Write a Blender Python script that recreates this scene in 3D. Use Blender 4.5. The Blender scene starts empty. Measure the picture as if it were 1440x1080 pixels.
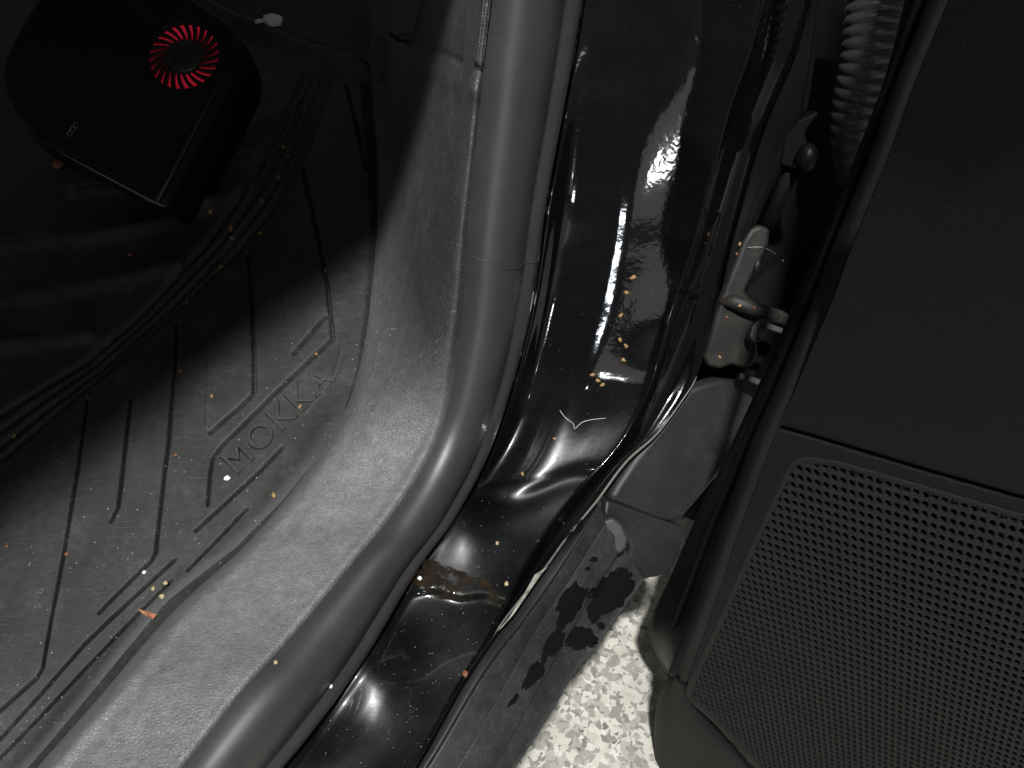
import bpy, bmesh, math, random
import numpy as np
from mathutils import Vector, Matrix
random.seed(7); rng = np.random.default_rng(7)
sc = bpy.context.scene
C = sc.collection

# ------------------------------------------------------------------ camera, world, lamps, exposure
CAM = np.array([0.0, 0.0, 0.84]); TILT = math.radians(44)
cam_d = bpy.data.cameras.new('camera'); cam = bpy.data.objects.new('camera', cam_d); C.objects.link(cam)
cam.location = CAM; cam.rotation_euler = (TILT, 0, 0)
cam_d.lens = 27; cam_d.sensor_width = 36; cam_d.clip_start = 0.01; cam_d.clip_end = 50
sc.camera = cam
world = bpy.data.worlds.new('World'); sc.world = world; world.use_nodes = True
bg = world.node_tree.nodes['Background']
bg.inputs['Color'].default_value = (1.0, 1.0, 0.98, 1); bg.inputs['Strength'].default_value = 0.085
sc.view_settings.view_transform = 'Standard'; sc.view_settings.look = 'None'
sc.view_settings.exposure = 0.0; sc.view_settings.gamma = 1.0

def area_lamp(name, loc, aim, sx, sy, power, col=(1, 1, 1), rot=0.0):
    l = bpy.data.lights.new(name, 'AREA'); l.shape = 'RECTANGLE'; l.size = sx; l.size_y = sy
    l.energy = power; l.color = col
    o = bpy.data.objects.new(name, l); C.objects.link(o); o.location = loc
    d = Vector(aim) - Vector(loc)
    q = d.to_track_quat('-Z', 'Y')
    o.rotation_euler = (q @ Matrix.Rotation(rot, 4, 'Z').to_quaternion()).to_euler()
    return o
LAMP = np.array([-0.05, -0.48, 2.3])
area_lamp('ceiling_lamp', LAMP, (0.0, 0.25, 0.4), 0.065, 0.065, 72, (0.99, 1.0, 0.98))

area_lamp('added_reflection_lamp', (0.85, -3.0, 0.46), (0.1, 0.4, 0.55), 0.8, 0.56, 1.2, (1.0, 0.95, 0.90))  # added unseen lamp, gives the pillar paint its grey reflection
area_lamp('added_highlight_lamp', (-0.07, -2.2, 0.34), (0.06, 0.41, 0.5), 0.34, 0.11, 6.0, (0.85, 0.92, 1.0))  # this and the next two: unseen lamps added for highlights on the black paint
area_lamp('added_highlight_lamp', (0.58, -2.0, 0.57), (0.08, 0.44, 0.6), 0.05, 0.05, 0.9, (0.95, 1.0, 0.98))
area_lamp('added_highlight_lamp', (0.38, -2.0, 1.08), (0.1, 0.45, 0.68), 0.06, 0.06, 1.2, (0.9, 1.0, 0.95))

# ------------------------------------------------------------------ projection helpers (photo pixel + depth -> world point)
def ray(px, py):
    u = np.asarray(px, float) - 720; v = 540 - np.asarray(py, float); f = 1080.0
    s, c = math.sin(TILT), math.cos(TILT)
    return np.stack([u / f, (v * c + f * s) / f, (v * s - f * c) / f], -1)
def P(px, py, w):
    return CAM + ray(px, py) * np.asarray(w, float)[..., None]
CF = np.array([0.475, 0.880, 0.0]); CR = np.array([0.880, -0.475, 0.0])      # car forward, car right
AP0 = -0.194
def w_ap(px, py, d=0.0):                     # depth of the door aperture plane, moved d outboard
    return (AP0 + d) / (ray(px, py) @ CR)
MS = 0.25
def w_mat(px, py, h=0.0):                    # depth of the sloping footwell floor
    r = ray(px, py)
    return (0.335 + h - MS * 0.2 - CAM[2]) / (r[..., 2] - MS * r[..., 1])
DN = np.array([0.385, 0.923, 0.0]); DC = 0.296
def w_door(px, py, back=0.0):                # depth of the opened door's inner face
    return (DC + back) / (ray(px, py) @ DN)
def w_z(px, py, z):
    return (z - CAM[2]) / ray(px, py)[..., 2]

def cr(pts, n, closed=False):                # Catmull-Rom through points, resampled evenly
    p = np.asarray(pts, float)
    if len(p) == 2: return p[0] + (p[1] - p[0]) * np.linspace(0, 1, n)[:, None]
    q = np.vstack([p[-1:], p, p[:2]]) if closed else np.vstack([2 * p[0] - p[1], p, 2 * p[-1] - p[-2]])
    out = []
    m = len(q) - 3
    for i in range(m):
        a, b, c, d = q[i:i + 4]; t = np.linspace(0, 1, 24, endpoint=False)[:, None]
        out.append(0.5 * ((2 * b) + (c - a) * t + (2 * a - 5 * b + 4 * c - d) * t ** 2 + (3 * b - a - 3 * c + d) * t ** 3))
    out.append(q[-2:-1]); out = np.vstack(out)
    L = np.r_[0, np.cumsum(np.linalg.norm(np.diff(out[:, :2], axis=0), axis=1))]
    s = np.linspace(0, L[-1], n, endpoint=not closed)
    return np.stack([np.interp(s, L, out[:, k]) for k in range(out.shape[1])], -1)

def poly_dist(px, py, pts):
    p = np.asarray(pts, float); best = np.full(px.shape, 1e9)
    for (x0, y0), (x1, y1) in zip(p[:-1, :2], p[1:, :2]):
        dx, dy = x1 - x0, y1 - y0; l = dx * dx + dy * dy + 1e-9
        t = np.clip(((px - x0) * dx + (py - y0) * dy) / l, 0, 1)
        best = np.minimum(best, np.hypot(px - x0 - t * dx, py - y0 - t * dy))
    return best
def inside(px, py, poly):
    px = np.asarray(px, float); py = np.asarray(py, float); r = np.zeros(px.shape, bool); n = len(poly); j = n - 1
    for i in range(n):
        xi, yi = poly[i]; xj, yj = poly[j]
        r ^= ((yi > py) != (yj > py)) & (px < (xj - xi) * (py - yi) / (yj - yi + 1e-12) + xi); j = i
    return r

# ------------------------------------------------------------------ object helpers
def mat_new(name):
    m = bpy.data.materials.new(name); m.use_nodes = True
    return m, m.node_tree.nodes, m.node_tree.links, m.node_tree.nodes['Principled BSDF']
def wloc(o):
    p = np.zeros(3)
    while o: p = p + np.array(o.location); o = o.parent
    return p
def empty(name, loc, label, cat, group=None):
    o = bpy.data.objects.new(name, None); C.objects.link(o); o.location = loc; o.empty_display_size = 0.02
    o['label'] = label; o['category'] = cat
    if group: o['group'] = group
    return o
def obj(name, verts, faces, m, parent=None, smooth=True, solid=0.0, off=0.0, origin=None, bevel=0.0):
    v = np.asarray(verts, float)
    base = wloc(parent) if parent else np.zeros(3)
    org = np.asarray(origin, float) if origin is not None else (base if parent else v.mean(0))
    me = bpy.data.meshes.new(name); me.from_pydata((v - org).tolist(), [], [list(map(int, f)) for f in faces])
    me.materials.append(m)
    if smooth: me.polygons.foreach_set('use_smooth', [True] * len(me.polygons))
    me.update()
    o = bpy.data.objects.new(name, me); C.objects.link(o)
    if parent: o.parent = parent
    o.location = org - base
    if solid:
        s = o.modifiers.new('thickness', 'SOLIDIFY'); s.thickness = solid; s.offset = off
    if bevel:
        b = o.modifiers.new('bevel', 'BEVEL'); b.width = bevel; b.segments = 3; b.limit_method = 'ANGLE'
        b.angle_limit = math.radians(35)
    return o
def grid_faces(nu, nv, flip=False):
    a = np.arange(nu * nv).reshape(nu, nv)
    f = np.stack([a[:-1, :-1], a[1:, :-1], a[1:, 1:], a[:-1, 1:]], -1).reshape(-1, 4)
    return f[:, ::-1] if flip else f
def loft_grid(curves, n, m, disp=None):
    """curves: list of (k,3) arrays (px,py,depth); returns (n,m,3) grid in the same space"""
    cs = np.stack([cr(c, n) for c in curves], 1)                  # n, k, 3
    g = np.stack([cr(cs[i], m) if False else cross(cs[i], m) for i in range(n)], 0)
    if disp is not None: g[..., 2] += disp(g[..., 0], g[..., 1])
    return g
def cross(p, m):
    q = np.vstack([2 * p[0] - p[1], p, 2 * p[-1] - p[-2]]); k = len(p) - 1
    t = np.linspace(0, k, m); i = np.minimum(t.astype(int), k - 1); t = (t - i)[:, None]
    a, b, c, d = q[i], q[i + 1], q[i + 2], q[i + 3]
    return 0.5 * ((2 * b) + (c - a) * t + (2 * a - 5 * b + 4 * c - d) * t ** 2 + (3 * b - a - 3 * c + d) * t ** 3)
def face_cam(o):
    me = o.data; c = Vector(CAM - wloc(o)); s = 0
    for p in list(me.polygons)[:: max(1, len(me.polygons) // 60)]: s += 1 if p.normal.dot(c - p.center) > 0 else -1
    if s < 0: me.flip_normals()
def loft(name, curves, n, m, mat, parent, disp=None, solid=0.003):
    g = loft_grid(curves, n, m, disp)
    o = obj(name, P(g[..., 0], g[..., 1], g[..., 2]).reshape(-1, 3), grid_faces(n, m), mat, parent)
    face_cam(o)
    if solid:
        s = o.modifiers.new('thickness', 'SOLIDIFY'); s.thickness = solid; s.offset = -1
    return o
def slab(name, poly, w, thick, mat, parent, bevel=0.002, smooth=False, back=None, n=None):
    """a plate whose front outline is poly (px,py) at depth w (scalar or list), extruded by thick away along its normal"""
    poly = np.asarray(poly, float); w = np.broadcast_to(np.asarray(w, float), (len(poly),))
    a = P(poly[:, 0], poly[:, 1], w); c = a.mean(0)
    _, _, vh = np.linalg.svd(a - c); nrm = vh[2]
    if nrm @ (CAM - c) < 0: nrm = -nrm
    b = a - nrm * thick if back is None else a + np.asarray(back)
    k = len(a); v = np.vstack([a, b])
    f = [list(range(k)), list(range(2 * k - 1, k - 1, -1))] + [[i, k + i, k + (i + 1) % k, (i + 1) % k] for i in range(k)]
    o = obj(name, v, f, mat, parent, smooth=False)
    bm = bmesh.new(); bm.from_mesh(o.data); bmesh.ops.recalc_face_normals(bm, faces=bm.faces); bm.to_mesh(o.data); bm.free()
    if bevel:
        bv = o.modifiers.new('bevel', 'BEVEL'); bv.width = bevel; bv.segments = 3; bv.limit_method = 'ANGLE'; bv.angle_limit = math.radians(40)
        o.data.polygons.foreach_set('use_smooth', [True] * len(o.data.polygons))
        o.modifiers.new('wn', 'WEIGHTED_NORMAL').keep_sharp = True
    return o
def tube(name, pts, rad, mat, parent=None, sides=8, origin=None, n=None):
    p = np.asarray(pts, float)
    if n: p = cr3(p, n)
    r = np.broadcast_to(np.asarray(rad, float), (len(p),)) if np.ndim(rad) <= 1 and (np.ndim(rad) == 0 or len(np.atleast_1d(rad)) == len(p)) else np.interp(np.linspace(0, 1, len(p)), np.linspace(0, 1, len(rad)), rad)
    t = np.gradient(p, axis=0); t /= np.linalg.norm(t, axis=1)[:, None] + 1e-12
    ref = np.array([0.31, 0.22, 0.92]); e1 = np.cross(t, ref); e1 /= np.linalg.norm(e1, axis=1)[:, None]; e2 = np.cross(t, e1)
    a = np.linspace(0, 2 * math.pi, sides, endpoint=False)
    v = p[:, None] + r[:, None, None] * (np.cos(a)[None, :, None] * e1[:, None] + np.sin(a)[None, :, None] * e2[:, None])
    f = []
    for i in range(len(p) - 1):
        for k in range(sides): f.append([i * sides + k, i * sides + (k + 1) % sides, (i + 1) * sides + (k + 1) % sides, (i + 1) * sides + k])
    f.append(list(range(sides))[::-1]); f.append([(len(p) - 1) * sides + k for k in range(sides)])
    return obj(name, v.reshape(-1, 3), f, mat, parent, origin=origin)
def cr3(p, n):
    p = np.asarray(p, float)
    if len(p) < 3: return p[0] + (p[-1] - p[0]) * np.linspace(0, 1, n)[:, None]
    return cross(p, n)

# ------------------------------------------------------------------ materials
def tex(nodes, links, kind, scale, vec=None, **kw):
    t = nodes.new('ShaderNodeTex' + kind); t.inputs['Scale'].default_value = scale
    for k, v in kw.items():
        if k in t.inputs: t.inputs[k].default_value = v
        else: setattr(t, k, v)
    if vec is not None: links.new(vec, t.inputs['Vector'])
    return t
def ramp(nodes, links, src, stops):
    r = nodes.new('ShaderNodeValToRGB'); e = r.color_ramp.elements
    while len(e) < len(stops): e.new(0.5)
    for el, (p, c) in zip(e, stops):
        el.position = p; el.color = (c, c, c, 1) if np.isscalar(c) else (*c, 1)
    links.new(src, r.inputs['Fac']); return r.outputs['Color']
def coords(nodes, links, scale=(1, 1, 1), rot=(0, 0, 0)):
    tc = nodes.new('ShaderNodeTexCoord'); mp = nodes.new('ShaderNodeMapping')
    mp.inputs['Scale'].default_value = scale; mp.inputs['Rotation'].default_value = rot
    links.new(tc.outputs['Object'], mp.inputs['Vector']); return mp.outputs['Vector']
def mix(nodes, links, fac, a, b):
    m = nodes.new('ShaderNodeMix'); m.data_type = 'RGBA'
    for s, x in (('Factor', fac), ('A', a), ('B', b)):
        sk = [i for i in m.inputs if i.name == s and (i.type == 'RGBA' if s != 'Factor' else i.type == 'VALUE')][0]
        if isinstance(x, (tuple, list)): sk.default_value = (*x, 1)
        elif isinstance(x, (int, float)): sk.default_value = x
        else: links.new(x, sk)
    return [o for o in m.outputs if o.type == 'RGBA'][0]
def math_n(nodes, links, op, a, b=0.0):
    m = nodes.new('ShaderNodeMath'); m.operation = op
    for i, x in enumerate((a, b)):
        if isinstance(x, (int, float)): m.inputs[i].default_value = x
        else: links.new(x, m.inputs[i])
    return m.outputs[0]
def bump(nodes, links, b, height, strength, dist, normal=None):
    n = nodes.new('ShaderNodeBump'); n.inputs['Strength'].default_value = strength; n.inputs['Distance'].default_value = dist
    links.new(height, n.inputs['Height'])
    if normal is not None: links.new(normal, n.inputs['Normal'])
    links.new(n.outputs['Normal'], b.inputs['Normal']); return n.outputs['Normal']

def plastic(name, col, rough, grain=0.0, gscale=900, dust=0.0, dustcol=(0.16, 0.165, 0.16), dscale=22, speck=0.0, spec=0.5, stretch=None, wear_falloff=None, mottle=0.3):
    m, N, L, b = mat_new(name)
    v = coords(N, L)
    n1 = tex(N, L, 'Noise', dscale, v, Detail=8.0, Roughness=0.65)
    n2 = tex(N, L, 'Noise', dscale * 9, v, Detail=4.0, Roughness=0.7)
    f = math_n(N, L, 'MULTIPLY', ramp(N, L, n1.outputs['Fac'], [(0.42, 0.0), (0.72, 1.0)]), ramp(N, L, n2.outputs['Fac'], [(0.35, 0.25), (0.7, 1.0)]))
    f = math_n(N, L, 'MULTIPLY', f, dust)
    if wear_falloff:                                      # shoe scuffs, plus light falloff put into the colour: paler low down
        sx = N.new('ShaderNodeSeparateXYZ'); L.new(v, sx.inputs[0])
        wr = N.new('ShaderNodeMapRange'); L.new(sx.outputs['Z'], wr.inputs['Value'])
        wr.inputs['From Min'].default_value = wear_falloff[1]; wr.inputs['From Max'].default_value = wear_falloff[0]
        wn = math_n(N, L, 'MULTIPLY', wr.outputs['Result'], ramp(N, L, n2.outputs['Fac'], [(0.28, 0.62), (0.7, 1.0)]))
        f = math_n(N, L, 'MAXIMUM', f, math_n(N, L, 'MULTIPLY', wn, wear_falloff[2]))
    c = mix(N, L, f, col, dustcol)
    if stretch is not None:                       # fine scratches and wipe marks
        for k, ang in enumerate(stretch):
            vs = coords(N, L, (34, 800, 300), (0, 0, math.radians(ang)))
            s = tex(N, L, 'Noise', 1.0, vs, Detail=3.0, Roughness=0.6)
            c = mix(N, L, math_n(N, L, 'MULTIPLY', ramp(N, L, s.outputs['Fac'], [(0.62, 0), (0.72, 1)]), 0.42), c, dustcol)
    if speck:
        vo = tex(N, L, 'Voronoi', 330, v)
        w = tex(N, L, 'WhiteNoise', 1.0) if False else tex(N, L, 'Noise', 40, v, Detail=3.0)
        sp = math_n(N, L, 'MULTIPLY', ramp(N, L, vo.outputs['Distance'], [(0.10, 1), (0.17, 0)]), ramp(N, L, w.outputs['Fac'], [(0.55, 0), (0.7, 1)]))
        c = mix(N, L, math_n(N, L, 'MULTIPLY', sp, speck), c, (0.3, 0.3, 0.28))
    if mottle:
        mo = tex(N, L, 'Noise', 650, v, Detail=4.0, Roughness=0.75); mo2 = tex(N, L, 'Noise', 150, v, Detail=5.0, Roughness=0.7)
        k1 = ramp(N, L, mo.outputs['Fac'], [(0.30, 1 - mottle), (0.70, 1 + mottle)] if mottle < 0 else [(0.30, 1.0 - mottle), (0.70, 1.0)])
        k2 = ramp(N, L, mo2.outputs['Fac'], [(0.32, 1.0 - 0.8 * mottle), (0.68, 1.0)])
        mm = N.new('ShaderNodeMix'); mm.data_type = 'RGBA'; mm.blend_type = 'MULTIPLY'; mm.inputs[0].default_value = 1.0
        L.new(k1, mm.inputs[6]); L.new(k2, mm.inputs[7])
        m3 = N.new('ShaderNodeMix'); m3.data_type = 'RGBA'; m3.blend_type = 'MULTIPLY'; m3.inputs[0].default_value = 1.0
        L.new(c, m3.inputs[6]); L.new(mm.outputs[2], m3.inputs[7]); c = m3.outputs[2]
    L.new(c, b.inputs['Base Color'])
    r = N.new('ShaderNodeMapRange'); L.new(n1.outputs['Fac'], r.inputs['Value'])
    r.inputs['To Min'].default_value = rough - 0.1; r.inputs['To Max'].default_value = rough + 0.14
    L.new(r.outputs['Result'], b.inputs['Roughness']); b.inputs['Specular IOR Level'].default_value = spec
    nn = None
    if grain:
        vw = N.new('ShaderNodeMixRGB') if False else None
        wob = tex(N, L, 'Noise', gscale * 0.35, v, Detail=2.0)
        va = N.new('ShaderNodeVectorMath'); va.operation = 'MULTIPLY_ADD'
        L.new(wob.outputs['Color'], va.inputs[0]); va.inputs[1].default_value = (0.0016,) * 3; L.new(v, va.inputs[2])
        g = tex(N, L, 'Voronoi', gscale, va.outputs[0], feature='DISTANCE_TO_EDGE')
        nn = bump(N, L, b, ramp(N, L, g.outputs['Distance'], [(0.0, 0), (0.35, 1)]), grain, 0.0006)
    nf = tex(N, L, 'Noise', 1600, v, Detail=2.0)
    bump(N, L, b, nf.outputs['Fac'], 0.12, 0.0004, nn)
    return m

M = {}
M['trim'] = plastic('grained_grey_plastic', (0.058, 0.057, 0.061), 0.5, 0.5, 620, 0.32, (0.33, 0.335, 0.335), 9, 0.5, stretch=(20, -62), wear_falloff=(0.415, 0.505, 0.72), mottle=0.36)
M['trim_clean'] = plastic('grained_dark_plastic', (0.055, 0.054, 0.060), 0.55, 0.2, 800, 0.15)
M['rubber'] = plastic('weatherstrip_rubber', (0.026, 0.0263, 0.027), 0.47, 0.0, 800, 0.3, (0.05, 0.051, 0.052), 26, 0.1, stretch=(62,), spec=0.85, mottle=0.15)
M['mat'] = plastic('floor_mat_rubber', (0.022, 0.0217, 0.021), 0.6, 0.08, 1400, 0.85, (0.095, 0.094, 0.088), 20, 0.9, stretch=(15, 48, -70, 80), mottle=0.5)
M['clad'] = plastic('cladding_plastic', (0.024, 0.024, 0.025), 0.50, 0.1, 1500, 0.75, (0.085, 0.085, 0.082), 34, 0.4, stretch=(62,))
M['liner'] = plastic('liner_plastic', (0.018, 0.018, 0.019), 0.5, 0.1, 1500, 0.5, (0.055, 0.055, 0.055), 18, 0.3)
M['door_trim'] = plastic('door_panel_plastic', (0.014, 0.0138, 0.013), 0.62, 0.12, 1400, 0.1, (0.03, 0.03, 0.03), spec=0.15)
M['dark'] = plastic('black_plastic', (0.010, 0.010, 0.011), 0.45, 0.0)
M['grille'] = plastic('grille_plastic', (0.015, 0.0148, 0.0138), 0.62, 0.0, spec=0.15)
M['housing'] = plastic('device_housing', (0.004, 0.004, 0.0045), 0.55, 0.0, spec=0.2)
M['carpet'] = plastic('carpet_fibre', (0.075, 0.078, 0.062), 0.95, 1.0, 420, 0.8, (0.13, 0.135, 0.11), 60, 0.0, spec=0.1)
M['steel'] = plastic('dusty_steel', (0.009, 0.0085, 0.008), 0.6, 0.0, 800, 0.8, (0.060, 0.047, 0.033), 70, 0.6)
M['wet'] = plastic('water_darkened_plastic', (0.008, 0.008, 0.008), 0.26, 0.0, spec=0.4)
M['wing'] = plastic('inner_wing_black', (0.003, 0.003, 0.003), 0.7, 0.0, spec=0.1)
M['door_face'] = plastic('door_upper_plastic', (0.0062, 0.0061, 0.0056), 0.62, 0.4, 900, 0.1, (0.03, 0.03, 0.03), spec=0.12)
M['boot'] = plastic('boot_rubber', (0.045, 0.047, 0.045), 0.36, 0.0, 800, 0.3)

def paint(name, dust):
    m, N, L, b = mat_new(name)
    v = coords(N, L)
    n1 = tex(N, L, 'Noise', 13, v, Detail=6.0, Roughness=0.6)
    vo = tex(N, L, 'Voronoi', 700, v); vr = tex(N, L, 'Noise', 38, v, Detail=5.0, Roughness=0.7)
    sp = math_n(N, L, 'MULTIPLY', ramp(N, L, vo.outputs['Distance'], [(0.06, 1), (0.17, 0)]), ramp(N, L, vr.outputs['Fac'], [(0.54, 0), (0.70, 1)]))
    film = math_n(N, L, 'MULTIPLY', ramp(N, L, n1.outputs['Fac'], [(0.45, 0), (0.8, 1)]), 0.14 * dust)
    c = mix(N, L, film, (0.0022, 0.0023, 0.0028), (0.04, 0.038, 0.035))
    c = mix(N, L, math_n(N, L, 'MULTIPLY', sp, 0.5 * dust), c, (0.12, 0.12, 0.118))
    L.new(c, b.inputs['Base Color'])
    ge = N.new('ShaderNodeNewGeometry'); sz = N.new('ShaderNodeSeparateXYZ'); L.new(ge.outputs['Normal'], sz.inputs[0])
    lev = ramp(N, L, sz.outputs['Z'], [(0.55, 0.10), (0.88, 1.0)])          # grit settles on the level parts only
    rr = math_n(N, L, 'ADD', math_n(N, L, 'MULTIPLY', math_n(N, L, 'MULTIPLY', n1.outputs['Fac'], lev), 0.66 * dust), 0.03)
    L.new(rr, b.inputs['Roughness'])
    b.inputs['Coat Weight'].default_value = 0.55; b.inputs['Coat Roughness'].default_value = 0.05; b.inputs['Specular IOR Level'].default_value = 0.30
    o = tex(N, L, 'Noise', 240, v, Detail=2.0)
    nn = bump(N, L, b, o.outputs['Fac'], 0.05, 0.0010)
    bump(N, L, b, sp, 0.35, 0.0006, nn)
    L.new(nn, b.inputs['Coat Normal'])
    return m
M['paint'] = paint('black_paint', 1.0)
M['paint_clean'] = paint('black_paint_clean', 0.25)
M['edge_black'] = plastic('door_edge_black', (0.004, 0.004, 0.004), 0.42, 0.0, spec=0.12)
m, N, L, b = mat_new('dried_mud'); v = coords(N, L)
n = tex(N, L, 'Noise', 90, v, Detail=6.0)
L.new(ramp(N, L, n.outputs['Fac'], [(0.35, (0.009, 0.007, 0.005)), (0.7, (0.026, 0.016, 0.009))]), b.inputs['Base Color']); b.inputs['Roughness'].default_value = 0.85; b.inputs['Specular IOR Level'].default_value = 0.1
n = tex(N, L, 'Noise', 55, v, Detail=9.0, Roughness=0.75)
L.new(ramp(N, L, n.outputs['Fac'], [(0.44, 0.0), (0.54, 0.97)]), b.inputs['Alpha'])
M['mud'] = m
def flat(name, col, rough=0.6, emit=None, es=1.0, var=0.25, sc_=300):
    m, N, L, b = mat_new(name); v = coords(N, L)
    n = tex(N, L, 'Noise', sc_, v, Detail=3.0)
    L.new(ramp(N, L, n.outputs['Fac'], [(0.3, tuple(c * (1 - var) for c in col)), (0.7, tuple(min(1, c * (1 + var)) for c in col))]), b.inputs['Base Color'])
    b.inputs['Roughness'].default_value = rough
    if emit: b.inputs['Emission Color'].default_value = (*emit, 1); b.inputs['Emission Strength'].default_value = es
    return m
M['seed'] = flat('tan_husk', (0.27, 0.165, 0.065)); M['seed_pale'] = flat('pale_husk', (0.36, 0.29, 0.16)); M['rust'] = flat('rust_crumb', (0.16, 0.06, 0.03))
M['white'] = flat('white_crumb', (0.78, 0.78, 0.74)); M['leaf'] = flat('dry_leaf', (0.30, 0.12, 0.055)); M['hair'] = flat('pale_hair', (0.5, 0.5, 0.48), 0.4)
M['red_glow'] = flat('red_light', (0.3, 0.01, 0.01), 0.5, (1.0, 0.025, 0.07), 0.22, 0.5, 120)
M['print'] = flat('faint_print', (0.16, 0.15, 0.11)); M['edge'] = flat('worn_edge', (0.10, 0.095, 0.085), 0.45)
M['primer'] = flat('pale_sealer', (0.24, 0.23, 0.195), 0.45, var=0.5, sc_=160)

m, N, L, b = mat_new('terrazzo'); v = coords(N, L)
w0 = tex(N, L, 'Noise', 90, v, Detail=3.0)
va = N.new('ShaderNodeVectorMath'); va.operation = 'MULTIPLY_ADD'; L.new(w0.outputs['Color'], va.inputs[0]); va.inputs[1].default_value = (0.012,) * 3; L.new(v, va.inputs[2])
vo = tex(N, L, 'Voronoi', 125, va.outputs[0]); vo2 = tex(N, L, 'Voronoi', 260, va.outputs[0])
sep = N.new('ShaderNodeSeparateColor'); L.new(vo.outputs['Color'], sep.inputs[0]); sep2 = N.new('ShaderNodeSeparateColor'); L.new(vo2.outputs['Color'], sep2.inputs[0])
base = ramp(N, L, sep.outputs[0], [(0.0, (0.56, 0.54, 0.47)), (1.0, (0.72, 0.70, 0.63))])
c = mix(N, L, ramp(N, L, sep.outputs[1], [(0.48, 0), (0.56, 1)]), base, ramp(N, L, sep.outputs[2], [(0.0, (0.23, 0.22, 0.195)), (1.0, (0.48, 0.46, 0.41))]))
c = mix(N, L, ramp(N, L, sep2.outputs[1], [(0.80, 0), (0.88, 1)]), c, ramp(N, L, sep2.outputs[2], [(0.0, (0.15, 0.145, 0.13)), (1.0, (0.5, 0.48, 0.43))]))
n5 = tex(N, L, 'Noise', 9, v, Detail=5.0)
c = mix(N, L, ramp(N, L, n5.outputs['Fac'], [(0.45, 0), (0.75, 0.5)]), c, (0.36, 0.345, 0.31))
L.new(c, b.inputs['Base Color']); b.inputs['Roughness'].default_value = 0.4
bump(N, L, b, n5.outputs['Fac'], 0.1, 0.002)
M['terrazzo'] = m

# ------------------------------------------------------------------ the setting
g = np.array([[-3, -3, 0], [3, -3, 0], [3, 3, 0], [-3, 3, 0]], float)
fl = obj('garage_floor', g, [[0, 1, 2, 3]], M['terrazzo'], smooth=False); fl['kind'] = 'structure'

# ------------------------------------------------------------------ the car and its parts
car = empty('car', (0.1, 0.3, 0.0), 'black car at its open right front doorway, with sill, pillar and opened door', 'car')

# longitudinal lines, bottom of the photo first
S_IN = [(205, 1150), (265, 1080), (350, 971), (420, 893), (506, 787), (550, 733), (600, 657), (630, 590), (650, 500), (660, 427), (666, 350), (674, 270), (690, 120), (703, 0), (712, -80)]
S_OUT = [(335, 1150), (397, 1075), (443, 1017), (517, 913), (587, 797), (640, 722), (687, 633), (720, 537), (743, 443), (757, 360), (770, 270), (798, 115), (817, 0), (828, -80)]
def with_w(pts, fn):
    p = np.asarray(pts, float); return np.column_stack([p, fn(p[:, 0], p[:, 1])])
s_in = cr(with_w(S_IN, lambda x, y: w_ap(x, y, -0.004)), 160); s_out = cr(with_w(S_OUT, lambda x, y: w_ap(x, y, 0.012) + 0.006), 160)
A = P(*s_in.T); B = P(*s_out.T); e = B - A; mid = (A + B) / 2
T = np.gradient(mid, axis=0); Nn = np.cross(e, T); Nn /= np.linalg.norm(Nn, axis=1)[:, None]
Nn *= np.sign(np.sum(Nn * (CAM - mid), 1))[:, None]
wd = np.linalg.norm(e, axis=1)
prof = [(0.03, -0.30), (0.0, -0.10), (0.01, 0.05), (0.05, 0.125), (0.12, 0.175), (0.21, 0.205), (0.31, 0.215), (0.40, 0.205), (0.48, 0.182), (0.54, 0.155), (0.59, 0.137), (0.65, 0.150), (0.72, 0.160), (0.80, 0.140), (0.87, 0.08), (0.94, 0.01), (0.98, -0.10), (0.99, -0.22), (0.9, -0.34)]
prof = cross(np.array(prof), 60)
V = A[:, None] + e[:, None] * prof[None, :, :1] + Nn[:, None] * (wd[:, None, None] * prof[None, :, 1:])
ws = obj('weatherstrip', V.reshape(-1, 3), grid_faces(160, 60), M['rubber'], car); face_cam(ws)
k = int(np.argmin(abs(mid @ np.array([0, 0, 1]) - 9) * 0 + abs((s_in[:, 1] + s_out[:, 1]) / 2 - 360)))
seam = np.array([A[k + j] + e[k + j] * p0 + Nn[k + j] * wd[k + j] * (p1 + 0.004) for j, (p0, p1) in zip(np.linspace(1, -1, 60).round().astype(int), prof)])
tube('joint_seam', seam[4:50], 0.00025, M['trim_clean'], ws, 6)

# sill and kick trim, from the mat edge to the strip
T0 = [(-10, 1150), (58, 1072), (140, 979), (241, 862), (342, 769), (405, 697), (455, 628), (492, 560), (512, 480), (522, 400), (528, 330), (530, 250), (525, 170), (518, 80), (514, 0), (510, -80)]
t0 = cr(with_w(T0, lambda x, y: w_mat(x, y, -0.008)), 160)
t3 = cr(with_w([(x + 14, y + 6) for x, y in S_IN], lambda x, y: w_ap(x, y, 0.0) + 0.016), 160)
lip = cr(with_w([(x - 7, y - 4) for x, y in S_IN], lambda x, y: w_ap(x, y, -0.006) - 0.001), 160)
lip2 = cr(with_w([(x - 24, y - 13) for x, y in S_IN], lambda x, y: w_ap(x, y, -0.012) - 0.002), 160)
f = np.linspace(0, 1, 160)[:, None]
def blend(a, b_, t, dw): r = a + (b_ - a) * t; r[:, 2] += dw; return r
def shelf(r, z):                                                  # low down the trim is a nearly level shelf
    k_ = np.clip((r[:, 1] - 430) / 260, 0, 1); k_ = k_ * k_ * (3 - 2 * k_)
    r[:, 2] = r[:, 2] * (1 - k_) + w_z(r[:, 0], r[:, 1], z) * k_; return r
ZS = P(*s_in.T)[:, 2]
t1 = shelf(blend(t0, lip2, 0.07, -0.010), ZS - 0.016); t1b = shelf(blend(t0, lip2, 0.30, -0.022), ZS - 0.004); t2 = shelf(blend(t0, lip2, 0.70, -0.018), ZS - 0.001)
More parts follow.
